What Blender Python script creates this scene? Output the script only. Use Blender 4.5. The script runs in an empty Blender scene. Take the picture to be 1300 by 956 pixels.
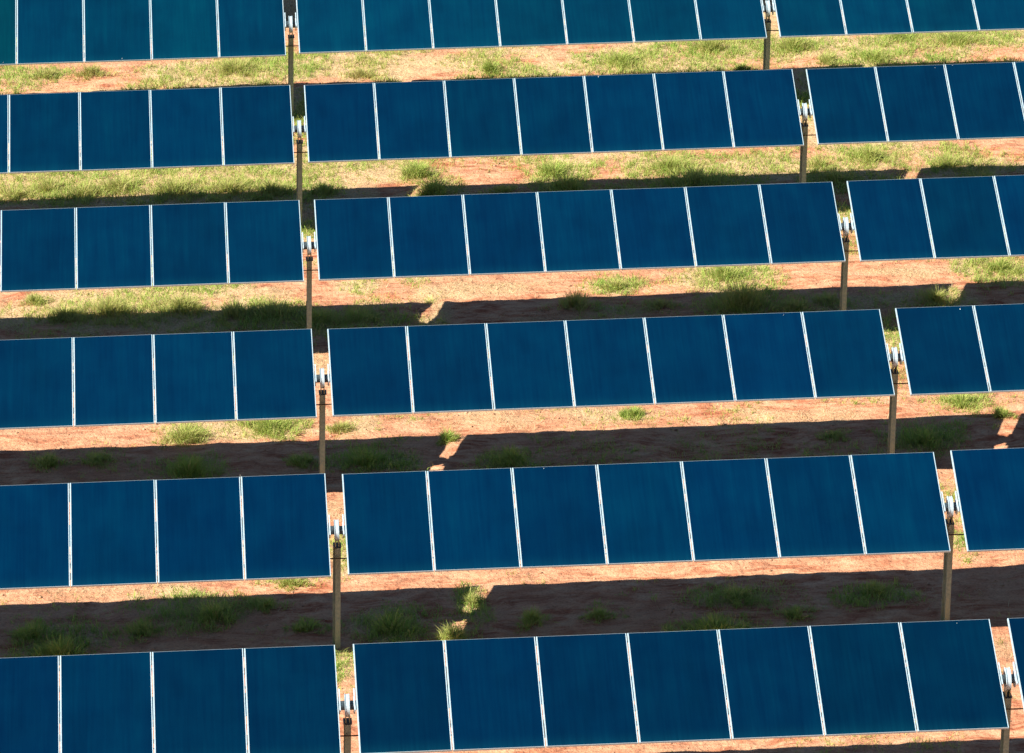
import bpy, bmesh, math, random
import numpy as np
from mathutils import Matrix, Vector

scene = bpy.context.scene
C = scene.collection
R = math.radians

# ------------------------------------------------------------------ camera
cam_d = bpy.data.cameras.new('camera')
cam = bpy.data.objects.new('camera', cam_d)
C.objects.link(cam)
right = Vector((0.99771235, -0.06630816, -0.01316426))
up = Vector((0.03613495, 0.35851294, 0.93282514))
fwd = Vector((0.05713436, 0.93116685, -0.36008883))
m = Matrix((right, up, -fwd)).transposed().to_4x4()
m.translation = Vector((-1.93976, -72.10008, 32.56933))
cam.matrix_world = m
cam_d.sensor_width = 36.0
cam_d.sensor_fit = 'HORIZONTAL'
cam_d.lens = 6839.06 * 36.0 / 1300.0
cam_d.shift_y = -44.5 / 1300.0
cam_d.clip_start = 1.0
cam_d.clip_end = 6000.0
scene.camera = cam

# ------------------------------------------------------------------ sky, sun, exposure
SUN_AZ, SUN_EL = 64.9, 42.8            # from behind the camera round to the left
sv = Vector((-math.sin(R(SUN_AZ)) * math.cos(R(SUN_EL)), -math.cos(R(SUN_AZ)) * math.cos(R(SUN_EL)), math.sin(R(SUN_EL))))
world = bpy.data.worlds.new('World')
scene.world = world
world.use_nodes = True
wn = world.node_tree
bg = wn.nodes['Background']
sky = wn.nodes.new('ShaderNodeTexSky')
sky.sky_type = 'NISHITA'
sky.sun_disc = False
sky.sun_elevation = R(SUN_EL)
sky.sun_rotation = math.atan2(sv.x, sv.y) % (2 * math.pi)
sky.altitude = 300
sky.air_density = 1.0
sky.dust_density = 0.1
sky.ozone_density = 4.0
wn.links.new(sky.outputs['Color'], bg.inputs['Color'])
bg.inputs['Strength'].default_value = 0.05

sun_d = bpy.data.lights.new('sun', 'SUN')
sun_d.energy = 5.0
sun_d.angle = R(0.5)
sun_d.color = (1.0, 0.93, 0.82)
sun = bpy.data.objects.new('sun', sun_d)
C.objects.link(sun)
sun.rotation_euler = sv.to_track_quat('Z', 'Y').to_euler()
sun.location = (0, 0, 60)

scene.view_settings.view_transform = 'Standard'
scene.view_settings.look = 'None'
scene.view_settings.exposure = 1.15
scene.view_settings.gamma = 1.0
scene.view_settings.use_curve_mapping = False

# ------------------------------------------------------------------ layout (metres; ground at z = 0)
PITCH = 1.25                 # one panel along the row
BAY = 8.98115                # seven panels and the gap at a post
GAP = BAY - 7 * PITCH
LEN = 2.01                   # panel length up the slope
AXIS = 1.95                  # panel plane centre above the ground
ROW = 6.05373                # row spacing
ROW_Y = {0: 0.0, 1: .007, 2: -.034, 3: .006, 4: .003, 5: -.006, 6: .013, 7: 0.0}
ROW_X = {0: 0.0, 1: .020, 2: .001, 3: -.014, 4: .001, 5: .008, 6: -.067, 7: 0.0}
TILT = {1: (23.66, 21.35, 20.96), 2: (24.23, 23.59, 22.72), 3: (21.87, 21.33, 21.8),
        4: (21.59, 20.68, 21.07), 5: (24.8, 23.2, 24.14), 6: (22.37, 22.59, 22.37)}
ORD = {0: 'far', 1: 'top', 2: 'second', 3: 'third', 4: 'fourth', 5: 'fifth', 6: 'bottom', 7: 'near'}
TUSSOCKS = {
    'A': [(-4.76, 27.22, 0.46, 0.2, 0.45), (-3.93, 27.23, 0.46, 0.28, 0.5), (-1.12, 27.07, 0.57, 0.38, 0.7), (1.3, 26.64, 0.38, 0.2, 0.4), (3.76, 26.59, 0.27, 0.34, 1.0), (6.33, 26.84, 0.53, 0.3, 0.9), (8.16, 27.56, 0.61, 0.32, 0.75), (8.6, 26.21, 0.26, 0.25, 0.9), (9.76, 27.42, 0.68, 0.34, 0.75), (10.3, 26.49, 0.45, 0.2, 0.7), (11.22, 26.54, 0.6, 0.3, 0.95), (11.86, 27.84, 0.54, 0.25, 0.85), (12.98, 27.47, 0.69, 0.3, 0.85)],
    'B': [(-5.26, 20.32, 0.36, 0.3, 0.6), (-4.64, 20.56, 0.5, 0.3, 0.6), (-4.01, 20.3, 0.43, 0.34, 0.65), (-3.39, 20.54, 0.57, 0.36, 0.6), (-2.36, 20.26, 0.57, 0.36, 0.65), (-1.39, 20.27, 0.64, 0.32, 0.6), (-0.61, 20.06, 0.5, 0.32, 0.65), (0.34, 19.91, 0.35, 0.3, 0.7), (2.06, 20.67, 0.33, 0.42, 1.0), (2.29, 19.6, 0.31, 0.5, 0.95), (3.57, 19.6, 0.42, 0.24, 0.7), (4.53, 20.52, 0.4, 0.36, 1.0), (4.73, 19.53, 0.57, 0.46, 0.9), (6.69, 20.59, 0.5, 0.32, 0.85), (7.06, 19.7, 0.78, 0.44, 0.85), (9.4, 20.46, 0.43, 0.26, 0.7), (9.6, 19.51, 0.5, 0.34, 0.7), (10.36, 20.74, 0.5, 0.34, 0.8), (11.75, 20.3, 0.43, 0.3, 0.7), (12.28, 19.23, 0.49, 0.3, 0.7)],
    'C': [(-4.79, 14.75, 0.3, 0.22, 0.65), (-4.29, 14.07, 0.47, 0.3, 0.6), (-3.51, 14.21, 0.64, 0.42, 0.6), (-2.3, 14.19, 0.51, 0.4, 0.6), (-1.37, 13.78, 0.47, 0.34, 0.7), (-0.68, 13.72, 0.73, 0.34, 0.75), (0.01, 13.36, 0.53, 0.3, 0.85), (0.65, 13.42, 0.47, 0.3, 0.85), (4.4, 13.7, 0.4, 0.34, 0.6), (5.17, 14.51, 0.3, 0.24, 0.6), (5.86, 13.47, 0.4, 0.2, 0.6), (7.11, 14.83, 0.45, 0.32, 0.95), (7.24, 13.37, 0.73, 0.56, 0.75), (8.11, 13.09, 0.4, 0.26, 0.7), (8.71, 13.41, 0.4, 0.2, 0.6), (10.55, 13.24, 0.44, 0.3, 0.6), (11.88, 14.65, 0.45, 0.3, 0.85)],
    'D': [(-4.46, 7.44, 0.4, 0.25, 0.7), (-3.68, 7.44, 0.44, 0.2, 0.7), (-2.29, 8.29, 0.4, 0.4, 0.6), (-2.25, 6.82, 0.37, 0.4, 0.95), (-0.96, 8.63, 0.61, 0.34, 0.75), (-0.5, 7.08, 0.31, 0.24, 0.8), (0.18, 8.45, 0.22, 0.26, 0.5), (0.57, 6.9, 0.47, 0.34, 0.95), (1.9, 7.83, 0.18, 0.26, 0.9), (2.86, 6.81, 0.47, 0.3, 0.8), (4.97, 8.57, 0.25, 0.24, 0.85), (8.08, 7.32, 0.38, 0.16, 0.6), (9.46, 6.97, 0.52, 0.32, 0.9), (10.33, 8.51, 0.42, 0.26, 0.8), (10.87, 7.92, 0.18, 0.24, 0.8)],
    'E': [(-4.58, 0.8, 0.38, 0.3, 0.85), (-4.2, 0.12, 0.48, 0.34, 0.95), (-3.0, 0.82, 0.41, 0.24, 0.8), (-1.95, 1.23, 0.56, 0.34, 0.85), (-1.19, 1.51, 0.41, 0.22, 0.75), (-0.75, 2.35, 0.26, 0.22, 0.6), (-0.57, 0.72, 0.29, 0.24, 0.8), (0.7, 0.5, 0.5, 0.36, 0.95), (1.57, 0.1, 0.23, 0.34, 0.65), (1.9, 1.36, 0.15, 0.26, 0.6), (2.76, 0.58, 0.32, 0.26, 0.8), (3.75, 0.71, 0.29, 0.18, 0.7), (4.74, 2.9, 0.26, 0.2, 0.7), (5.42, -0.01, 0.49, 0.32, 0.9), (5.82, 1.1, 0.49, 0.26, 0.7), (6.65, 0.45, 0.35, 0.2, 0.75), (7.93, 1.14, 0.37, 0.24, 0.7)],
}
PATCHES = [('s', -4.77, 27.21, 0.76, 0.49), ('s', -3.4, 26.91, 0.91, 0.39), ('g', -0.81, 27.13, 1.06, 0.69), ('g', -5.22, 27.35, 0.61, 0.49), ('d', -2.18, 27.03, 0.91, 0.69), ('d', 1.63, 27.11, 1.82, 0.69), ('s', 2.82, 26.64, 0.45, 0.39), ('g', 6.35, 26.85, 0.91, 0.69), ('g', 8.73, 27.59, 1.37, 0.7), ('d', 4.96, 26.75, 0.76, 0.49), ('s', 10.15, 26.54, 0.76, 0.29), ('g', 11.38, 26.56, 0.91, 0.59), ('g', 12.76, 27.66, 1.38, 0.6), ('s', 13.72, 26.8, 0.61, 0.59), ('d', 7.39, 26.49, 0.76, 0.39), ('g', -4.25, 20.82, 1.58, 0.96), ('g', -1.24, 20.51, 1.43, 0.96), ('g', -2.09, 21.6, 2.31, 0.44), ('d', -4.97, 21.33, 0.58, 0.44), ('s', -0.93, 21.65, 0.58, 0.35), ('d', 1.22, 21.12, 0.86, 0.79), ('s', 1.49, 20.66, 0.29, 0.44), ('g', 2.08, 21.03, 0.37, 0.79), ('g', 2.34, 19.92, 0.37, 0.6), ('s', 3.51, 20.66, 0.86, 0.7), ('g', 4.65, 20.54, 0.64, 0.87), ('g', 6.68, 20.55, 1.0, 0.79), ('g', 7.02, 19.65, 1.14, 0.6), ('s', 5.67, 20.66, 0.57, 0.61), ('g', 8.58, 20.79, 0.57, 0.61), ('d', 8.24, 20.26, 0.71, 0.52), ('g', 9.6, 19.59, 0.85, 0.6), ('g', 10.41, 20.82, 0.72, 0.7), ('s', 10.99, 20.32, 0.57, 0.61), ('d', 8.93, 20.01, 0.85, 0.35), ('g', 12.02, 20.43, 0.72, 0.7), ('s', 12.98, 21.0, 0.43, 0.62), ('s', -4.87, 15.15, 0.81, 0.39), ('d', -3.78, 14.93, 1.08, 0.54), ('g', -2.29, 15.16, 0.95, 0.39), ('g', -3.24, 14.03, 1.47, 0.61), ('d', -0.94, 14.87, 0.81, 0.47), ('g', -0.7, 13.58, 1.2, 0.76), ('s', -1.08, 14.57, 0.54, 0.31), ('s', 1.36, 14.64, 0.54, 0.54), ('d', 0.69, 14.97, 0.54, 0.55), ('g', 0.62, 13.19, 0.93, 0.6), ('d', 2.44, 14.6, 0.81, 0.62), ('d', 2.12, 13.68, 0.27, 0.69), ('s', 3.48, 13.92, 0.8, 0.54), ('d', 3.26, 14.71, 0.95, 0.47), ('g', 5.16, 14.52, 0.54, 0.31), ('s', 5.66, 14.08, 0.81, 0.46), ('g', 7.16, 14.82, 0.62, 0.55), ('g', 7.3, 13.53, 0.8, 0.84), ('s', 8.14, 14.41, 0.94, 0.54), ('s', 9.92, 14.42, 0.94, 0.62), ('d', 10.24, 14.78, 0.81, 0.39), ('g', 11.82, 14.74, 0.54, 0.63), ('d', 10.86, 13.36, 0.53, 0.61), ('s', -4.51, 8.77, 1.01, 0.48), ('s', -3.37, 8.66, 0.76, 0.41), ('g', -2.29, 8.55, 0.43, 0.55), ('g', -0.82, 8.75, 0.76, 0.48), ('d', -1.59, 8.48, 0.76, 0.41), ('g', -2.24, 7.05, 0.57, 0.53), ('s', -0.33, 8.19, 0.38, 0.41), ('d', 0.44, 8.62, 0.51, 0.48), ('g', 0.57, 7.1, 0.75, 0.6), ('s', 1.73, 8.84, 0.2, 0.41), ('d', 2.62, 8.75, 1.02, 0.55), ('g', 2.88, 6.87, 0.55, 0.39), ('d', 4.41, 8.74, 1.02, 0.48), ('g', 4.98, 8.65, 0.3, 0.27), ('s', 5.24, 7.98, 1.01, 0.27), ('d', 7.69, 8.24, 1.14, 0.48), ('g', 9.47, 7.22, 0.63, 0.6), ('g', 10.31, 8.6, 0.58, 0.41), ('s', 9.08, 8.11, 0.76, 0.48), ('s', -4.77, 2.47, 0.95, 0.36), ('d', -3.83, 2.38, 0.83, 0.3), ('g', -2.18, 1.49, 0.82, 0.64), ('d', -2.41, 2.3, 0.94, 0.24), ('g', -4.28, 0.55, 0.69, 0.68), ('g', -0.75, 2.53, 0.59, 0.24), ('s', 1.02, 2.21, 1.06, 0.3), ('g', 0.71, 0.64, 0.7, 0.63), ('g', 1.92, 1.24, 0.23, 0.64), ('g', 1.62, 0.18, 0.28, 0.4), ('s', 3.11, 1.42, 0.94, 0.88), ('s', 4.6, 0.98, 0.7, 0.87), ('g', 5.45, 0.04, 0.69, 0.4), ('g', 5.8, 1.16, 0.82, 0.41), ('d', 4.64, 2.69, 0.48, 0.24), ('s', 6.75, 2.25, 1.07, 0.36), ('s', 7.9, 1.84, 1.06, 0.29), ('g', 7.9, 0.96, 0.58, 0.4), ('s', 9.62, 1.38, 0.7, 1.18), ('d', 0.04, 5.05, 0.37, 0.44), ('g', 0.09, 3.81, 0.31, 0.74), ('d', 0.11, 3.04, 0.24, 0.42), ('d', -0.0, 11.3, 0.34, 0.58), ('g', 9.61, 11.79, 0.34, 0.44), ('g', 9.65, 4.75, 0.32, 0.63), ('g', 9.48, 2.89, 0.26, 0.61), ('g', 9.55, 17.82, 0.31, 0.33), ('g', -0.0, 17.97, 0.28, 0.41), ('g', 0.05, 24.41, 0.3, 0.37), ('g', -0.13, -0.82, 0.34, 0.72), ('d', 9.43, -1.04, 0.34, 0.33), ('g', 9.64, 3.8, 0.24, 0.31)]

# ------------------------------------------------------------------ helpers
def tag(o, label=None, cat=None, group=None, kind=None):
    if label: o['label'] = label
    if cat: o['category'] = cat
    if group: o['group'] = group
    if kind: o['kind'] = kind
    return o


def link(name, mesh, mat=None, parent=None):
    o = bpy.data.objects.new(name, mesh)
    C.objects.link(o)
    if mat is not None and not mesh.materials:
        mesh.materials.append(mat)
    if parent is not None:
        o.parent = parent
    return o


def empty(name, loc, rot=(0, 0, 0)):
    o = bpy.data.objects.new(name, None)
    C.objects.link(o)
    o.location = loc
    o.rotation_euler = rot
    o.empty_display_size = 0.2
    return o


def copy_tree(o, parent=None):
    c = o.copy()
    C.objects.link(c)
    c.parent = parent
    for ch in o.children:
        copy_tree(ch, c)
    return c


def box(bm, x0, x1, y0, y1, z0, z1):
    v = [bm.verts.new(p) for p in ((x0, y0, z0), (x1, y0, z0), (x1, y1, z0), (x0, y1, z0),
                                   (x0, y0, z1), (x1, y0, z1), (x1, y1, z1), (x0, y1, z1))]
    for f in ((3, 2, 1, 0), (4, 5, 6, 7), (0, 1, 5, 4), (1, 2, 6, 5), (2, 3, 7, 6), (3, 0, 4, 7)):
        bm.faces.new([v[i] for i in f])


def prism_x(bm, prof, x0, x1):
    """closed profile of (y, z) points extruded along x"""
    a = [bm.verts.new((x0, y, z)) for y, z in prof]
    b = [bm.verts.new((x1, y, z)) for y, z in prof]
    n = len(prof)
    for i in range(n):
        bm.faces.new((a[i], a[(i + 1) % n], b[(i + 1) % n], b[i]))
    bm.faces.new(a[::-1])
    bm.faces.new(b)


def prism_z(bm, prof, z0, z1, dx=0.0):
    a = [bm.verts.new((x, y, z0)) for x, y in prof]
    b = [bm.verts.new((x + dx, y, z1)) for x, y in prof]
    n = len(prof)
    for i in range(n):
        bm.faces.new((a[i], a[(i + 1) % n], b[(i + 1) % n], b[i]))
    bm.faces.new(a[::-1])
    bm.faces.new(b)


def ring_x(bm, r0, r1, x0, x1, cy=0.0, cz=0.0, n=28, a0=0.0, a1=2 * math.pi):
    full = abs(a1 - a0 - 2 * math.pi) < 1e-6
    cnt = n if full else n + 1
    rows = []
    for i in range(cnt):
        a = a0 + (a1 - a0) * i / n
        c, s = math.cos(a), math.sin(a)
        rows.append([bm.verts.new((x, cy + r * c, cz + r * s)) for x, r in ((x0, r0), (x1, r0), (x1, r1), (x0, r1))])
    for i in range(cnt if full else cnt - 1):
        p, q = rows[i], rows[(i + 1) % cnt]
        for k in range(4):
            bm.faces.new((p[k], q[k], q[(k + 1) % 4], p[(k + 1) % 4]))
    if not full:
        bm.faces.new(rows[0])
        bm.faces.new(rows[-1][::-1])


def finish(bm, name, bevel=0.0, smooth=False):
    bmesh.ops.recalc_face_normals(bm, faces=bm.faces)
    if bevel:
        bmesh.ops.bevel(bm, geom=[e for e in bm.edges if e.calc_face_angle(0) > 0.5], offset=bevel, segments=1, affect='EDGES')
    me = bpy.data.meshes.new(name)
    bm.to_mesh(me)
    bm.free()
    if smooth:
        me.shade_smooth()
    return me


# ------------------------------------------------------------------ value noise (numpy)
_rs = np.random.RandomState(11)
_tab = _rs.rand(256, 256)


def vnoise(x, y):
    xi, yi = np.floor(x).astype(int), np.floor(y).astype(int)
    fx, fy = x - xi, y - yi
    fx = fx * fx * (3 - 2 * fx)
    fy = fy * fy * (3 - 2 * fy)
    a = _tab[xi % 256, yi % 256]
    b = _tab[(xi + 1) % 256, yi % 256]
    c = _tab[xi % 256, (yi + 1) % 256]
    d = _tab[(xi + 1) % 256, (yi + 1) % 256]
    return (a * (1 - fx) + b * fx) * (1 - fy) + (c * (1 - fx) + d * fx) * fy


def fbm(x, y, s, o=4, seed=0.0):
    t, amp, tot = 0.0, 1.0, 0.0
    for k in range(o):
        t = t + amp * vnoise(x * s + 17.3 * k + seed, y * s + 5.1 * k - seed)
        tot += amp
        amp *= 0.5
        s *= 2.03
    return t / tot


def ground_z(x, y):
    near = np.exp(-(np.maximum(np.abs(x - 4) - 30, 0) ** 2 + np.maximum(np.abs(y - 14) - 40, 0) ** 2) / 400.0)
    h = 0.06 * (fbm(x, y, 0.22, 2, 3.0) - 0.5) + 0.045 * (fbm(x, y, 1.1, 3, 9.0) - 0.5)
    ridg = np.abs(fbm(x + 0.15 * y, y, 2.3, 3, 31.0) - 0.5)
    rough = np.clip((fbm(x, y, 0.5, 3, 131.0) - 0.38) / 0.25, 0.1, 1)
    h = h + 0.07 * (0.12 - ridg) + rough * 0.055 * (fbm(x, y, 4.0, 3, 51.0) - 0.5)
    # shallow wheel ruts along the lanes between the rows
    lane = (y + 0.4 * (fbm(x, y * 0 + 3.0, 0.12, 2, 71.0) - 0.5)) % ROW
    for c0 in (2.2, 3.9):
        h = h - 0.022 * np.exp(-((lane - c0) / 0.16) ** 2)
    return h * near


def patch_fields(x, y):
    """(green, dry, bare) weights 0..1 from the surveyed patches"""
    g = np.zeros_like(x); d = np.zeros_like(x); s = np.zeros_like(x)
    wob = 0.55 * (fbm(x, y, 1.6, 3, 91.0) - 0.5) * 2
    for k, px, py, rx, ry in PATCHES:
        e = 1.4 if k == 'g' and py > 14 else 1.15
        q = ((x - px) / (rx * e)) ** 2 + ((y - py) / (ry * e)) ** 2
        v = np.clip((1.25 - np.sqrt(q) + wob) / 0.7, 0, 1)
        if k == 'g': g = np.maximum(g, v)
        elif k == 'd': d = np.maximum(d, v)
        else: s = np.maximum(s, v)
    return g, d, s


def cover(x, y):
    """(green cover, straw cover) densities 0..1"""
    g, d, s = patch_fields(x, y)
    far = np.clip((y - 2.0) / 22.0, 0, 1)             # more growth up the field
    n1 = fbm(x, y, 0.75, 4, 13.0)
    n2 = fbm(x, y, 0.9, 4, 23.0)
    bg_g = np.clip((n1 - (0.60 - 0.16 * far)) / 0.12, 0, 1) * (0.25 + 0.6 * far)
    bg_d = np.clip((n2 - (0.56 - 0.15 * far)) / 0.14, 0, 1) * (0.2 + 0.6 * far)
    keep = 1 - 0.85 * s
    green = np.clip(np.maximum(g * (0.6 + 0.8 * fbm(x, y, 2.2, 3, 41.0)), bg_g * keep), 0, 1)
    straw = np.clip(np.maximum(d * (0.55 + 0.35 * far), bg_d * keep) + 0.25 * g, 0, 1)
    return green, straw


# ------------------------------------------------------------------ materials
def new_mat(name):
    mt = bpy.data.materials.new(name)
    mt.use_nodes = True
    nt = mt.node_tree
    return mt, nt, nt.nodes['Principled BSDF']


def N(nt, t, **kw):
    n = nt.nodes.new(t)
    for k, v in kw.items():
        if hasattr(n, k):
            setattr(n, k, v)
        else:
            n.inputs[k].default_value = v
    return n


def noise(nt, vec, scale, detail=4.0, rough=0.55):
    n = N(nt, 'ShaderNodeTexNoise')
    n.inputs['Scale'].default_value = scale
    n.inputs['Detail'].default_value = detail
    n.inputs['Roughness'].default_value = rough
    nt.links.new(vec, n.inputs['Vector'])
    return n.outputs['Fac']


def mapped(nt, src, scale):
    n = N(nt, 'ShaderNodeMapping')
    n.inputs['Scale'].default_value = scale
    nt.links.new(src, n.inputs['Vector'])
    return n.outputs['Vector']


def ramp(nt, fac, stops):
    n = N(nt, 'ShaderNodeValToRGB')
    el = n.color_ramp.elements
    while len(el) < len(stops):
        el.new(0.5)
    for e, (p, c) in zip(el, stops):
        e.position = p
        e.color = (*c, 1.0) if len(c) == 3 else c
    nt.links.new(fac, n.inputs['Fac'])
    return n.outputs['Color']


def mix(nt, fac, a, b, mode='MIX'):
    n = N(nt, 'ShaderNodeMix', data_type='RGBA', blend_type=mode)
    for sock, val in ((n.inputs[0], fac), (n.inputs[6], a), (n.inputs[7], b)):
        if isinstance(val, (int, float)):
            sock.default_value = val
        elif isinstance(val, tuple):
            sock.default_value = (*val, 1.0)
        else:
            nt.links.new(val, sock)
    return n.outputs[2]


def math_n(nt, op, a, b=None, clamp=False):
    n = N(nt, 'ShaderNodeMath', operation=op, use_clamp=clamp)
    for i, val in enumerate((a, b)):
        if val is None: continue
        if isinstance(val, (int, float)): n.inputs[i].default_value = val
        else: nt.links.new(val, n.inputs[i])
    return n.outputs[0]


def soil_material():
    mt, nt, b = new_mat('red_soil')
    tc = N(nt, 'ShaderNodeTexCoord').outputs['Object']
    big = noise(nt, tc, 0.35, 4)
    warp = N(nt, 'ShaderNodeTexNoise')
    warp.inputs['Scale'].default_value = 0.9
    nt.links.new(tc, warp.inputs['Vector'])
    wv = N(nt, 'ShaderNodeVectorMath', operation='ADD')
    nt.links.new(mapped(nt, tc, (1.0, 1.7, 1.0)), wv.inputs[0])
    nt.links.new(warp.outputs['Color'], wv.inputs[1])
    mid = noise(nt, wv.outputs[0], 1.9, 8, 0.66)
    fine = noise(nt, tc, 26.0, 5, 0.65)
    red = ramp(nt, mid, [(0.36, (0.29, 0.085, 0.042)), (0.45, (0.43, 0.160, 0.082)), (0.54, (0.55, 0.270, 0.150)), (0.62, (0.62, 0.355, 0.205)), (0.70, (0.68, 0.455, 0.29))])
    strk = noise(nt, mapped(nt, wv.outputs[0], (2.0, 7.0, 1.0)), 1.0, 6, 0.62)
    red = mix(nt, ramp(nt, strk, [(0.46, (0, 0, 0)), (0.62, (0.7, 0.7, 0.7))]), red, (0.63, 0.385, 0.23))
    red2 = mix(nt, ramp(nt, big, [(0.44, (0, 0, 0)), (0.62, (0.6, 0.6, 0.6))]), red, (0.56, 0.295, 0.17))
    gr = ramp(nt, fine, [(0.30, (0.66, 0.60, 0.58)), (0.48, (1, 1, 1)), (0.70, (1.1, 1.08, 1.06))])
    soil = mix(nt, 1.0, red2, gr, 'MULTIPLY')
    # dark crumbs: shed leaf and damp clods
    cr = noise(nt, mapped(nt, tc, (14.0, 20.0, 14.0)), 1.0, 5, 0.7)
    soil = mix(nt, ramp(nt, cr, [(0.64, (0, 0, 0)), (0.70, (0.75, 0.75, 0.75))]), soil, (0.17, 0.09, 0.055))
    # straw litter pressed into the soil, more where the 'litter' attribute says so
    lit = N(nt, 'ShaderNodeAttribute', attribute_name='litter').outputs['Fac']
    f1 = noise(nt, mapped(nt, tc, (30.0, 95.0, 30.0)), 1.0, 3)
    f2 = noise(nt, mapped(nt, tc, (80.0, 28.0, 30.0)), 1.0, 3)
    fl = math_n(nt, 'MAXIMUM', f1, f2)
    msk = math_n(nt, 'ADD', math_n(nt, 'MULTIPLY', lit, 0.55), math_n(nt, 'SUBTRACT', fl, 0.80))
    msk = math_n(nt, 'MULTIPLY', msk, 5.0, clamp=True)
    straw = ramp(nt, fine, [(0.3, (0.33, 0.21, 0.10)), (0.5, (0.55, 0.39, 0.21)), (0.7, (0.66, 0.50, 0.31))])
    col = mix(nt, msk, soil, straw)
    nt.links.new(col, b.inputs['Base Color'])
    b.inputs['Roughness'].default_value = 0.95
    b.inputs['Specular IOR Level'].default_value = 0.15
    h1 = noise(nt, tc, 9.0, 6, 0.65)
    h = math_n(nt, 'ADD', math_n(nt, 'MULTIPLY', math_n(nt, 'MULTIPLY', h1, big), 0.14), math_n(nt, 'MULTIPLY', fine, 0.010))
    h = math_n(nt, 'ADD', h, math_n(nt, 'MULTIPLY', msk, 0.004))
    bp = N(nt, 'ShaderNodeBump')
    bp.inputs['Strength'].default_value = 0.9
    bp.inputs['Distance'].default_value = 1.0
    nt.links.new(h, bp.inputs['Height'])
    nt.links.new(bp.outputs['Normal'], b.inputs['Normal'])
    return mt


def blade_material(name, stops):
    mt, nt, b = new_mat(name)
    t = N(nt, 'ShaderNodeAttribute', attribute_name='tint').outputs['Fac']
    col = ramp(nt, t, stops)
    nt.links.new(col, b.inputs['Base Color'])
    b.inputs['Roughness'].default_value = 0.7
    b.inputs['Specular IOR Level'].default_value = 0.25
    tr = N(nt, 'ShaderNodeBsdfTranslucent')
    nt.links.new(col, tr.inputs['Color'])
    ms = N(nt, 'ShaderNodeMixShader')
    ms.inputs[0].default_value = 0.38
    nt.links.new(b.outputs[0], ms.inputs[1])
    nt.links.new(tr.outputs[0], ms.inputs[2])
    nt.links.new(ms.outputs[0], nt.nodes['Material Output'].inputs['Surface'])
    return mt


def glass_material():
    mt, nt, b = new_mat('thin_film_glass')
    tc = N(nt, 'ShaderNodeTexCoord').outputs['Object']
    oi = N(nt, 'ShaderNodeObjectInfo')
    off = N(nt, 'ShaderNodeVectorMath', operation='ADD')
    nt.links.new(tc, off.inputs[0])
    rv = N(nt, 'ShaderNodeVectorMath', operation='SCALE')
    rv.inputs[0].default_value = (31.0, 17.0, 0.0)
    nt.links.new(oi.outputs['Random'], rv.inputs['Scale'])
    nt.links.new(rv.outputs[0], off.inputs[1])
    v = off.outputs[0]
    # laser scribes run up the slope: streaks stretched along y
    st = noise(nt, mapped(nt, v, (22.0, 0.7, 1.0)), 1.0, 4, 0.6)
    st2 = noise(nt, mapped(nt, v, (5.0, 0.5, 1.0)), 1.0, 3, 0.5)
    cl = noise(nt, v, 2.0, 4, 0.55)
    base = ramp(nt, st, [(0.26, (0.0, 0.0112, 0.0365)), (0.50, (0.0, 0.0130, 0.0400)), (0.74, (0.0, 0.0148, 0.0435))])
    tint = ramp(nt, st2, [(0.3, (0.84, 0.86, 0.92)), (0.5, (1, 1, 1)), (0.72, (1.12, 1.12, 1.04))])
    base = mix(nt, 1.0, base, tint, 'MULTIPLY')
    mot = noise(nt, mapped(nt, v, (1.6, 1.1, 1.0)), 1.0, 3, 0.5)
    base = mix(nt, 1.0, base, ramp(nt, mot, [(0.32, (0.86, 0.84, 0.88)), (0.5, (1, 1, 1)), (0.68, (1.1, 1.16, 1.08))]), 'MULTIPLY')
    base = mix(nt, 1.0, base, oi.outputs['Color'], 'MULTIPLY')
    # a film of dust, thicker towards the lower frame where rain leaves it
    sep = N(nt, 'ShaderNodeSeparateXYZ')
    nt.links.new(tc, sep.inputs[0])
    low = math_n(nt, 'MULTIPLY', math_n(nt, 'SUBTRACT', -0.72, sep.outputs['Y']), 3.2, clamp=True)
    low = math_n(nt, 'POWER', low, 2.0)
    dust = math_n(nt, 'ADD', math_n(nt, 'MULTIPLY', low, 0.05), math_n(nt, 'MULTIPLY', cl, 0.012))
    dust = math_n(nt, 'MULTIPLY', dust, math_n(nt, 'ADD', st, 0.4))
    col = mix(nt, dust, base, (0.02, 0.30, 0.36))
    nt.links.new(col, b.inputs['Base Color'])
    rg = math_n(nt, 'ADD', math_n(nt, 'MULTIPLY', cl, 0.12), 0.06)
    nt.links.new(rg, b.inputs['Roughness'])
    b.inputs['IOR'].default_value = 1.42
    b.inputs['Specular Tint'].default_value = (0.02, 0.62, 1.0, 1.0)   # blue interference coat
    return mt


def metal_material(name, c0, c1, rough, metallic, scale=14.0, stain=None):
    mt, nt, b = new_mat(name)
    tc = N(nt, 'ShaderNodeTexCoord').outputs['Object']
    n1 = noise(nt, tc, scale, 4)
    col = ramp(nt, n1, [(0.35, c0), (0.65, c1)])
    if stain:
        sep = N(nt, 'ShaderNodeSeparateXYZ')
        nt.links.new(tc, sep.inputs[0])
        lo = math_n(nt, 'SUBTRACT', 0.55, sep.outputs['Z'])
        lo = math_n(nt, 'ADD', lo, math_n(nt, 'MULTIPLY', math_n(nt, 'SUBTRACT', n1, 0.5), 0.8))
        lo = math_n(nt, 'MULTIPLY', lo, 1.6, clamp=True)
        col = mix(nt, lo, col, stain)
    nt.links.new(col, b.inputs['Base Color'])
    b.inputs['Metallic'].default_value = metallic
    r = math_n(nt, 'ADD', math_n(nt, 'MULTIPLY', n1, 0.2), rough - 0.1)
    nt.links.new(r, b.inputs['Roughness'])
    return mt


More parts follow.
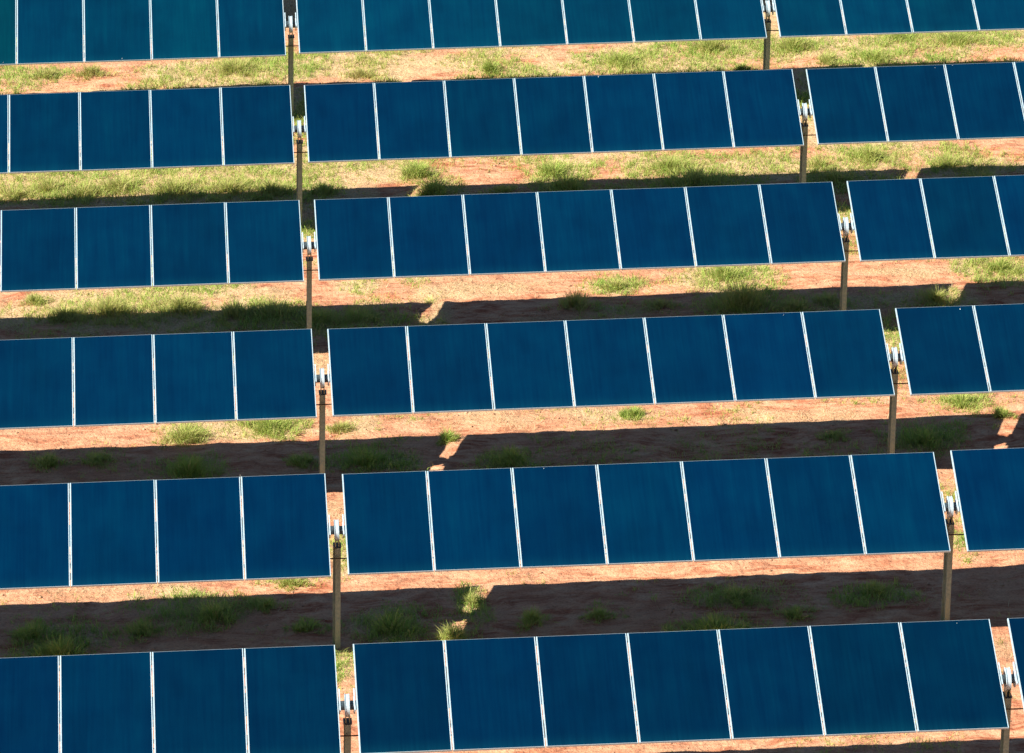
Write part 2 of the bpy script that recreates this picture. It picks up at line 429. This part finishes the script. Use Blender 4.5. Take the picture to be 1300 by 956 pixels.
M_SOIL = soil_material()
M_GRASS = blade_material('living_grass', [(0.0, (0.56, 0.44, 0.21)), (0.35, (0.50, 0.48, 0.17)), (0.65, (0.43, 0.51, 0.125)), (1.0, (0.26, 0.44, 0.075))])
M_STRAW = blade_material('dry_straw', [(0.0, (0.40, 0.27, 0.12)), (0.5, (0.58, 0.44, 0.23)), (1.0, (0.70, 0.58, 0.36))])
M_GLASS = glass_material()
M_ALU = metal_material('anodised_aluminium', (0.34, 0.47, 0.53), (0.46, 0.59, 0.64), 0.5, 0.2, 30.0)
M_GALV = metal_material('galvanised_steel', (0.17, 0.25, 0.22), (0.27, 0.35, 0.29), 0.6, 0.15, 26.0, stain=(0.29, 0.32, 0.19))
M_TUBE = metal_material('torque_tube_steel', (0.16, 0.20, 0.22), (0.26, 0.30, 0.32), 0.45, 0.3, 12.0)
M_BEAR = metal_material('bearing_white', (0.34, 0.45, 0.50), (0.52, 0.62, 0.66), 0.45, 0.1, 24.0)
M_DARK = metal_material('dark_bracket_steel', (0.10, 0.095, 0.085), (0.17, 0.15, 0.12), 0.5, 0.4, 20.0)
M_CABLE = metal_material('black_cable_sheath', (0.03, 0.02, 0.014), (0.055, 0.035, 0.025), 0.6, 0.0, 20.0)
M_DROP = metal_material('chalky_white', (0.70, 0.70, 0.66), (0.82, 0.82, 0.78), 0.8, 0.0, 60.0)
M_STONE = metal_material('clod_and_stone', (0.30, 0.14, 0.07), (0.52, 0.33, 0.20), 0.9, 0.0, 6.0)

# ------------------------------------------------------------------ ground: one sheet to the horizon, fine where the field is
def axis(lo, hi, step, far):
    core = np.arange(lo, hi + step * 0.5, step)
    out, d, s = [], 0.0, step
    while d < far:
        s *= 1.32
        d += s
        out.append(d)
    out = np.array(out)
    return np.concatenate([lo - out[::-1], core, hi + out])


gx = axis(-9.0, 18.5, 0.07, 3000.0)
gy = axis(-9.0, 36.0, 0.07, 3000.0)
XX, YY = np.meshgrid(gx, gy)
ZZ = ground_z(XX, YY)
nx, ny = len(gx), len(gy)
co = np.stack([XX.ravel(), YY.ravel(), ZZ.ravel()], 1).astype(np.float32)
idx = np.arange(nx * ny).reshape(ny, nx)
quads = np.stack([idx[:-1, :-1], idx[:-1, 1:], idx[1:, 1:], idx[1:, :-1]], -1).reshape(-1, 4)


def raw_mesh(name, co, faces_flat, sizes):
    me = bpy.data.meshes.new(name)
    me.vertices.add(len(co))
    me.vertices.foreach_set('co', np.ascontiguousarray(co, np.float32).ravel())
    me.loops.add(len(faces_flat))
    me.loops.foreach_set('vertex_index', np.ascontiguousarray(faces_flat, np.int32))
    me.polygons.add(len(sizes))
    st = np.zeros(len(sizes), np.int32)
    st[1:] = np.cumsum(sizes)[:-1]
    me.polygons.foreach_set('loop_start', st)
    me.update(calc_edges=True)
    return me


gm = raw_mesh('ground', co, quads.ravel(), np.full(len(quads), 4, np.int32))
gm.shade_smooth()
gg, gs = cover(XX.ravel(), YY.ravel())
at = gm.attributes.new('litter', 'FLOAT', 'POINT')
at.data.foreach_set('value', np.clip(gs + 0.5 * gg, 0, 1).astype(np.float32))
ground = link('ground', gm, M_SOIL)
tag(ground, 'red sandy soil with straw litter under the panel rows', 'ground', kind='structure')

# ------------------------------------------------------------------ grass blades
def blades(name, px, py, h, w, lean, tint, rng, zoff=None):
    """tapered bent ribbons; returns a mesh with a 'tint' attribute"""
    n = len(px)
    pz = ground_z(px, py) - 0.01 if zoff is None else zoff
    a = rng.rand(n) * 2 * np.pi
    la = rng.rand(n) * 2 * np.pi if np.ndim(lean) == 1 else lean[1]
    lm = lean if np.ndim(lean) == 1 else lean[0]
    dx, dy = np.cos(a) * w / 2, np.sin(a) * w / 2
    lx, ly = np.cos(la), np.sin(la)
    P = np.zeros((n, 5, 3), np.float32)
    m_out, t_out = h * np.sin(lm * 0.6) * 0.5, h * np.sin(lm)
    m_up, t_up = h * np.cos(lm * 0.6) * 0.55, h * np.cos(lm)
    P[:, 0] = np.stack([px - dx, py - dy, pz], 1)
    P[:, 1] = np.stack([px + dx, py + dy, pz], 1)
    P[:, 2] = np.stack([px + dx * .8 + lx * m_out, py + dy * .8 + ly * m_out, pz + m_up], 1)
    P[:, 3] = np.stack([px - dx * .8 + lx * m_out, py - dy * .8 + ly * m_out, pz + m_up], 1)
    P[:, 4] = np.stack([px + lx * t_out, py + ly * t_out, pz + np.maximum(t_up, 0.012)], 1)
    base = (np.arange(n) * 5)[:, None]
    f = np.concatenate([base + np.array([[0, 1, 2, 3]]), base + np.array([[3, 2, 4]])], 1).ravel()
    sz = np.tile(np.array([4, 3], np.int32), n)
    me = raw_mesh(name, P.reshape(-1, 3), f, sz)
    t = me.attributes.new('tint', 'FLOAT', 'POINT')
    t.data.foreach_set('value', np.repeat(np.clip(tint, 0, 1), 5).astype(np.float32))
    return me


rng = np.random.RandomState(5)
X0, X1, Y0, Y1 = -8.5, 20.0, -7.0, 35.0


def scatter(n, which):
    px = X0 + rng.rand(n) * (X1 - X0)
    py = Y0 + rng.rand(n) * (Y1 - Y0)
    g, s = cover(px, py)
    d = g if which == 'g' else s
    k = rng.rand(n) < d
    return px[k], py[k], d[k]


# living grass: small bunches of blades so that it clumps
bx, by, bd = scatter(215000, 'g')
rep = 8
bn = len(bx)
sp = 0.02 + 0.07 * rng.rand(bn) ** 2
px = np.repeat(bx, rep) + rng.randn(bn * rep) * np.repeat(sp, rep)
py = np.repeat(by, rep) + rng.randn(bn * rep) * np.repeat(sp, rep)
hh = np.repeat((0.05 + 0.15 * rng.rand(bn) ** 2) * (0.6 + 0.6 * bd), rep) * (0.6 + 0.6 * rng.rand(bn * rep))
tt = np.repeat(0.30 + 0.5 * fbm(bx, by, 0.8, 3, 61.0) + 0.16 * bd + 0.28 * (rng.rand(bn) - 0.5), rep) + 0.16 * rng.randn(bn * rep)
gme = blades('grass', px, py, hh, 0.006 + 0.007 * rng.rand(len(px)), 0.3 + 1.0 * rng.rand(len(px)), tt, rng)
tag(link('grass', gme, M_GRASS), 'low green grass scattered over the red soil between the rows', 'grass', kind='stuff')

# straw: bleached stalks lying nearly flat
px, py, dd = scatter(280000, 's')
sme = blades('straw_litter', px, py, 0.06 + 0.16 * rng.rand(len(px)), 0.004 + 0.006 * rng.rand(len(px)),
             1.15 + 0.4 * rng.rand(len(px)), 0.15 + 0.8 * rng.rand(len(px)), rng)
tag(link('straw_litter', sme, M_STRAW), 'bleached dry straw lying on the soil', 'straw', kind='stuff')

# loose clods and stones
def stones(n):
    ico = bmesh.new()
    bmesh.ops.create_icosphere(ico, subdivisions=1, radius=1.0)
    v0 = np.array([v.co[:] for v in ico.verts]); f0 = np.array([[v.index for v in f.verts] for f in ico.faces])
    ico.free()
    px = X0 + rng.rand(n) * (X1 - X0); py = Y0 + rng.rand(n) * (Y1 - Y0)
    k = fbm(px, py, 0.8, 3, 77.0) > 0.42
    px, py = px[k], py[k]; n = len(px)
    r = 0.006 + 0.022 * rng.rand(n) ** 3
    V = v0[None] * (1 + 0.45 * (rng.rand(n, len(v0), 1) - 0.5)) * r[:, None, None] * np.stack([1 + .6 * rng.rand(n), 1 + .6 * rng.rand(n), .5 + .4 * rng.rand(n)], 1)[:, None, :]
    V[:, :, 0] += px[:, None]; V[:, :, 1] += py[:, None]; V[:, :, 2] += (ground_z(px, py) + r * 0.2)[:, None]
    F = (f0[None] + (np.arange(n) * len(v0))[:, None, None]).reshape(-1)
    return raw_mesh('loose_stones', V.reshape(-1, 3), F, np.full(n * len(f0), 3, np.int32))


tag(link('loose_stones', stones(9000), M_STONE), 'loose reddish clods and pebbles strewn on the soil', 'stones', kind='stuff')

# ------------------------------------------------------------------ grass tussocks one can count
def tussock_mesh(seed, n=300):
    r = np.random.RandomState(seed)
    rad = np.abs(r.randn(n)) * 0.48
    rad = np.where(rad > 1.0, r.rand(n) * 0.8, rad)
    an = r.rand(n) * 2 * np.pi
    m_ = max(n // 14, 6)
    pick = r.randint(0, m_, n)
    rad, an = np.abs(rad[pick] + 0.06 * r.randn(n)), an[pick] + 0.12 * r.randn(n)
    lob = 1 + 0.28 * np.sin(an * 3 + seed) + 0.16 * np.sin(an * 5 + 2 * seed)
    px, py = rad * lob * np.cos(an), rad * lob * np.sin(an)
    h = np.maximum(1.05 - 0.62 * rad, 0.25) * (0.55 + 0.6 * r.rand(m_))[pick] * (0.5 + 0.6 * r.rand(n))
    out = an + 0.9 * r.randn(n)
    lm = 0.15 + 0.65 * rad + 0.75 * r.rand(n)
    return px, py, h, lm, out, r


STRIP = {'A': ('top', 'second'), 'B': ('second', 'third'), 'C': ('third', 'fourth'), 'D': ('fourth', 'fifth'), 'E': ('fifth', 'bottom')}
NTH = ['first', 'second', 'third', 'fourth', 'fifth', 'sixth', 'seventh', 'eighth', 'ninth', 'tenth', 'eleventh', 'twelfth', 'thirteenth', 'fourteenth', 'fifteenth', 'sixteenth', 'seventeenth', 'eighteenth', 'nineteenth', 'twentieth']
seed = 0
for k, lst in TUSSOCKS.items():
    for i, (tx, ty, tr, th, tint) in enumerate(lst):
        seed += 1
        n = int(300 + 1500 * tr)
        px, py, h, lm, out, r = tussock_mesh(seed, n)
        wx = px * tr * 1.2; wy = py * tr * 1.1
        z = ground_z(tx + wx, ty + wy) - 0.015 - float(ground_z(np.array([tx]), np.array([ty]))[0])
        tn = tint * (0.58 if k in 'ABC' else 0.72) + 0.06 + 0.2 * r.randn(n)
        me = blades('grass_tussock', wx, wy, h * th, 0.006 + 0.008 * r.rand(n), np.stack([lm, out]), tn, r, zoff=z)
        o = link('grass_tussock', me, M_GRASS)
        o.location = (tx, ty, float(ground_z(np.array([tx]), np.array([ty]))[0]))
        look = ('tall ' if th >= .38 else 'low ' if th <= .24 else '') + ('bright green' if tint >= .85 else 'green' if tint >= .65 else 'straw green')
        tag(o, f'{look} grass tussock, {NTH[i]} from the left between the {STRIP[k][0]} and {STRIP[k][1]} panel rows', 'grass tussock', 'grass tussocks between the panel rows')

# ------------------------------------------------------------------ one solar table: seven framed panels on a torque tube
W = PITCH - 0.014
LIP_L, LIP_R, LIP_B, LIP_T, TH = 0.019, 0.012, 0.006, 0.003, 0.034


def panel_mesh():
    bm = bmesh.new()
    box(bm, LIP_L - .004, W - LIP_R + .004, -LEN / 2 + LIP_B - .003, LEN / 2 - LIP_T + .0015, -0.0085, -0.0025)
    return finish(bm, 'solar_panel')


def frame_mesh():
    bm = bmesh.new()
    # side rails full length, end rails butted between them
    box(bm, 0, LIP_L, -LEN / 2, LEN / 2, -TH, 0.0)
    box(bm, W - LIP_R, W, -LEN / 2, LEN / 2, -TH, 0.0)
    box(bm, LIP_L, W - LIP_R, -LEN / 2 + .001, -LEN / 2 + LIP_B, -TH, -0.0006)
    box(bm, LIP_L, W - LIP_R, LEN / 2 - LIP_T, LEN / 2 - .0003, -TH, -0.0006)
    return finish(bm, 'frame', 0.0012)


def tube_mesh():
    bm = bmesh.new()
    prism_x(bm, [(0.064 * math.cos(a), -0.135 + 0.064 * math.sin(a)) for a in [2 * math.pi * i / 20 for i in range(20)]], -GAP / 2 + .002, 7 * PITCH + GAP / 2 - .002)
    me = finish(bm, 'torque_tube', 0.0, False)
    for p_ in me.polygons:
        p_.use_smooth = len(p_.vertices) == 4
    return me


def rail_mesh():
    """hat rail across the tube that carries the joint of two panels"""
    bm = bmesh.new()
    box(bm, -0.045, 0.045, -0.21, 0.21, -TH - 0.006, -TH - 0.001)
    box(bm, -0.040, -0.036, -0.20, 0.20, -TH - 0.040, -TH - 0.006)
    box(bm, 0.036, 0.040, -0.20, 0.20, -TH - 0.040, -TH - 0.006)
    return finish(bm, 'mounting_rail')


def strap_mesh():
    """end saddle: upright cheek with a half ring hugging the tube"""
    bm = bmesh.new()
    box(bm, -0.024, -0.006, -0.20, 0.20, -0.050, -0.010)
    box(bm, -0.022, -0.010, -0.11, 0.11, -0.070, -0.050)
    ring_x(bm, 0.068, 0.118, -0.030, -0.012, 0.0, -0.135, 24)
    return finish(bm, 'tube_saddle', 0.002)


def clamp_shade_mesh(seed):
    """small dark clamps in the panel joints, doubling as shade in the gap"""
    r = random.Random(seed)
    bm = bmesh.new()
    for i in range(1, 7):
        for k in range(r.randint(3, 6)):
            y = r.uniform(-.97, .97)
            l = r.uniform(.008, .06) * (2.0 if r.random() < .25 else 1.0)
            x = i * PITCH + r.uniform(-.003, .003)
            box(bm, x - 0.0055, x + 0.0055, y - l, y + l, -0.030, 0.0015)
    return finish(bm, 'panel_clamps_gap_shade')


CMS = [clamp_shade_mesh(k) for k in range(6)]
for c_ in CMS:
    c_.materials.append(M_DARK)
CM = CMS[0]
PM, FM, TM, RM, SM = panel_mesh(), frame_mesh(), tube_mesh(), rail_mesh(), strap_mesh()


def drop_mesh(s):
    r = random.Random(s)
    bm = bmesh.new()
    n = 8
    prism_z(bm, [((0.6 + 0.6 * r.random()) * math.cos(2 * math.pi * i / n), (0.7 + 0.9 * r.random()) * math.sin(2 * math.pi * i / n)) for i in range(n)], 0.0, 0.15)
    return finish(bm, 'bird_dropping')


DM = [drop_mesh(s) for s in range(4)]


def make_table():
    root = empty('solar_table', (0, 0, 0))
    link('torque_tube', TM, M_TUBE, root)
    for i in range(7):
        p = link('solar_panel', PM, M_GLASS, root)
        p.location = (i * PITCH + 0.007, 0, 0)
        link('frame', FM, M_ALU, p)
    tag(link('panel_clamps_gap_shade', CM, M_DARK, root), kind='stuff')
    for i in range(8):
        rl = link('mounting_rail', RM, M_ALU, root)
        rl.location = (min(max(i * PITCH, 0.05), 7 * PITCH - 0.05), 0, 0)
    s = link('tube_saddle', SM, M_BEAR, root)
    s = link('tube_saddle', SM, M_BEAR, root)
    s.location = (7 * PITCH + 0.030, 0, 0)
    return root


proto = make_table()
first = True
rnd = random.Random(3)
SIDE = {-1: 'left', 0: 'middle', 1: 'right'}
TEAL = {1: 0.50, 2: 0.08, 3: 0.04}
for row in range(0, 8):
    for bay in range(-2, 3):
        t = proto if first else copy_tree(proto)
        first = False
        tl = TILT.get(row, (22.5, 22.5, 22.5))
        tilt = tl[min(max(bay, -1), 1) + 1]
        t.location = (bay * BAY + ROW_X[row], (5 - row) * ROW + ROW_Y[row], AXIS)
        t.rotation_euler = (R(tilt), 0, 0)
        if 1 <= row <= 6 and -1 <= bay <= 1:
            lab = f'table of seven dark blue solar panels, {SIDE[bay]} one in the {ORD[row]} row'
            grp = 'solar tables in the field'
        else:
            lab = 'table of seven dark blue solar panels beyond the edge of the photo'
            grp = 'solar tables beyond the photo'
        tag(t, lab, 'solar table', grp)
        [c for c in t.children if c.name.startswith('panel_clamps_gap_shade')][0].data = rnd.choice(CMS)
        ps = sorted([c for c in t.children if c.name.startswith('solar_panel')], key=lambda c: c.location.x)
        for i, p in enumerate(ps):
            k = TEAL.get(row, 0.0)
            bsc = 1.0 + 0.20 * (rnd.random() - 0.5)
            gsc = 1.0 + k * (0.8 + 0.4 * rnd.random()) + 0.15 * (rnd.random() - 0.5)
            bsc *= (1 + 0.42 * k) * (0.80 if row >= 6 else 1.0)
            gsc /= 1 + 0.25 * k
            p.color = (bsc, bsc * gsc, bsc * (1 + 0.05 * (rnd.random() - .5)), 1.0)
            if row == 1 and bay == -1 and i == 2:
                p.color = (6.0, 1.75, 0.95, 1.0)
                p['label'] = 'teal tinted panel, greener than its neighbours'
            p.rotation_euler = (R(0.25 * (rnd.random() - .5)), R(0.25 * (rnd.random() - .5)), 0)
            for q in range(rnd.choice((0, 0, 0, 0, 1))):
                d = link('bird_dropping', rnd.choice(DM), M_DROP, p)
                s_ = 0.003 + 0.004 * rnd.random() ** 2
                yy = rnd.choice((0.97, 0.95, 0.93, -0.95))
                d.location = (rnd.uniform(.1, 1.1), yy, -0.0022)
                d.scale = (s_, s_ * 1.3, 0.01)

# ------------------------------------------------------------------ posts with their bearings
LEAN = 0.06                                        # piles stand plumb on ground that falls slightly along the row


def pile_mesh():
    bm = bmesh.new()
    f, d, t, wb = 0.040, 0.070, 0.009, 0.004       # half flange, half depth, flange, half web
    prof = [(-f, -d), (f, -d), (f, -d + t), (wb, -d + t), (wb, d - t), (f, d - t), (f, d), (-f, d), (-f, d - t), (-wb, d - t), (-wb, -d + t), (-f, -d + t)]
    prism_z(bm, [(x - LEAN, y) for x, y in prof], -0.25, AXIS - 0.36, LEAN * (AXIS - 0.11) / AXIS)
    return finish(bm, 'pile')


def bearing_mesh():
    bm = bmesh.new()
    ring_x(bm, 0.070, 0.155, -0.024, 0.024, 0, 0, 32)
    ring_x(bm, 0.105, 0.165, -0.034, -0.026, 0, 0, 32)
    ring_x(bm, 0.105, 0.165, 0.026, 0.034, 0, 0, 32)
    return finish(bm, 'bearing_ring', 0.003)


def pedestal_mesh():
    bm = bmesh.new()
    for x0, x1 in ((-0.030, -0.018), (0.018, 0.030)):
        prism_x(bm, [(-0.07, -0.40), (0.07, -0.40), (0.07, -0.28), (0.13, -0.10), (0.10, -0.10), (0.0, -0.152), (-0.10, -0.10), (-0.13, -0.10), (-0.07, -0.28)], x0, x1)
    return finish(bm, 'pedestal')


def plate_mesh():
    bm = bmesh.new()
    box(bm, -0.060, 0.060, -0.095, 0.095, -0.245, -0.228)
    box(bm, -0.032, 0.032, -0.098, -0.086, -0.36, -0.245)
    return finish(bm, 'cap_bracket', 0.002)


def bolt_mesh():
    bm = bmesh.new()
    n = 6
    a = [bm.verts.new((0.012 * math.cos(2 * math.pi * i / n), 0, 0.012 * math.sin(2 * math.pi * i / n))) for i in range(n)]
    b = [bm.verts.new((v.co.x, -0.014, v.co.z)) for v in a]
    for i in range(n):
        bm.faces.new((a[i], a[(i + 1) % n], b[(i + 1) % n], b[i]))
    bm.faces.new(b)
    return finish(bm, 'bolt')


def make_post():
    root = empty('support_post', (0, 0, 0))
    link('pile', pile_mesh(), M_GALV, root)
    zc = AXIS - 0.125
    for nm, me, mt in (('bearing_ring', bearing_mesh(), M_BEAR), ('pedestal', pedestal_mesh(), M_GALV), ('cap_bracket', plate_mesh(), M_DARK)):
        o = link(nm, me, mt, root)
        o.location = (0, 0.05, zc)
    BM = bolt_mesh()
    for x in (-0.025, 0.025):
        for z in (-0.29, -0.35):
            o = link('bolt', BM, M_TUBE, root)
            o.location = (x, 0.05 - 0.098, zc + z)
    return root


pproto = make_post()
first = True
YAW = {(1, 0): 8, (2, 0): 8, (3, 0): 2, (4, 0): 4, (5, 0): 14, (6, 0): 6, (1, 1): 14, (2, 1): 13, (3, 1): 8, (4, 1): 8, (5, 1): 15, (6, 1): 8}
GAPN = {0: 'left', 1: 'right'}
for row in range(0, 8):
    for gp in range(-1, 3):
        t = pproto if first else copy_tree(pproto)
        first = False
        px_ = gp * BAY - GAP / 2 + ROW_X[row]
        py_ = (5 - row) * ROW + ROW_Y[row]
        t.location = (px_, py_, 0.0)
        pl = [c for c in t.children if c.name.startswith('pile')][0]
        pl.rotation_euler = (0, 0, R(YAW.get((row, gp), 6)))   # twist added to turn the flanges from the sun and darken them
        if 1 <= row <= 6 and gp in (0, 1):
            tag(t, f'grey steel post with white bearing in the {GAPN[gp]} gap of the {ORD[row]} panel row', 'post', 'posts in the gaps between solar tables')
        else:
            tag(t, 'grey steel post with white bearing beyond the edge of the photo', 'post', 'posts beyond the photo')

# ------------------------------------------------------------------ one black cable along each row, slung under the panels
def cable_mesh(seed):
    r = random.Random(seed)
    pts = []
    x = -2 * BAY + 0.3
    while x < 3 * BAY - 0.5:
        u = ((x + GAP / 2) % BAY) / BAY
        sag = 0.10 * (1 - (2 * u - 1) ** 2)
        pts.append((x, -0.115 + 0.01 * r.random(), AXIS - 0.50 - sag + 0.01 * r.random()))
        x += 0.3
    bm = bmesh.new()
    n = 8
    rings = [[bm.verts.new((p[0], p[1] + 0.010 * math.cos(2 * math.pi * i / n), p[2] + 0.010 * math.sin(2 * math.pi * i / n))) for i in range(n)] for p in pts]
    for a, b in zip(rings, rings[1:]):
        for i in range(n):
            bm.faces.new((a[i], a[(i + 1) % n], b[(i + 1) % n], b[i]))
    bm.faces.new(rings[0]); bm.faces.new(rings[-1][::-1])
    return finish(bm, 'cable', 0, True)


for row in range(1, 7):
    o = link('cable', cable_mesh(row), M_CABLE)
    o.location = (ROW_X[row], (5 - row) * ROW + ROW_Y[row], 0)
    tag(o, f'thin black cable slung across the gaps under the {ORD[row]} panel row', 'cable', 'cables slung under the panel rows')
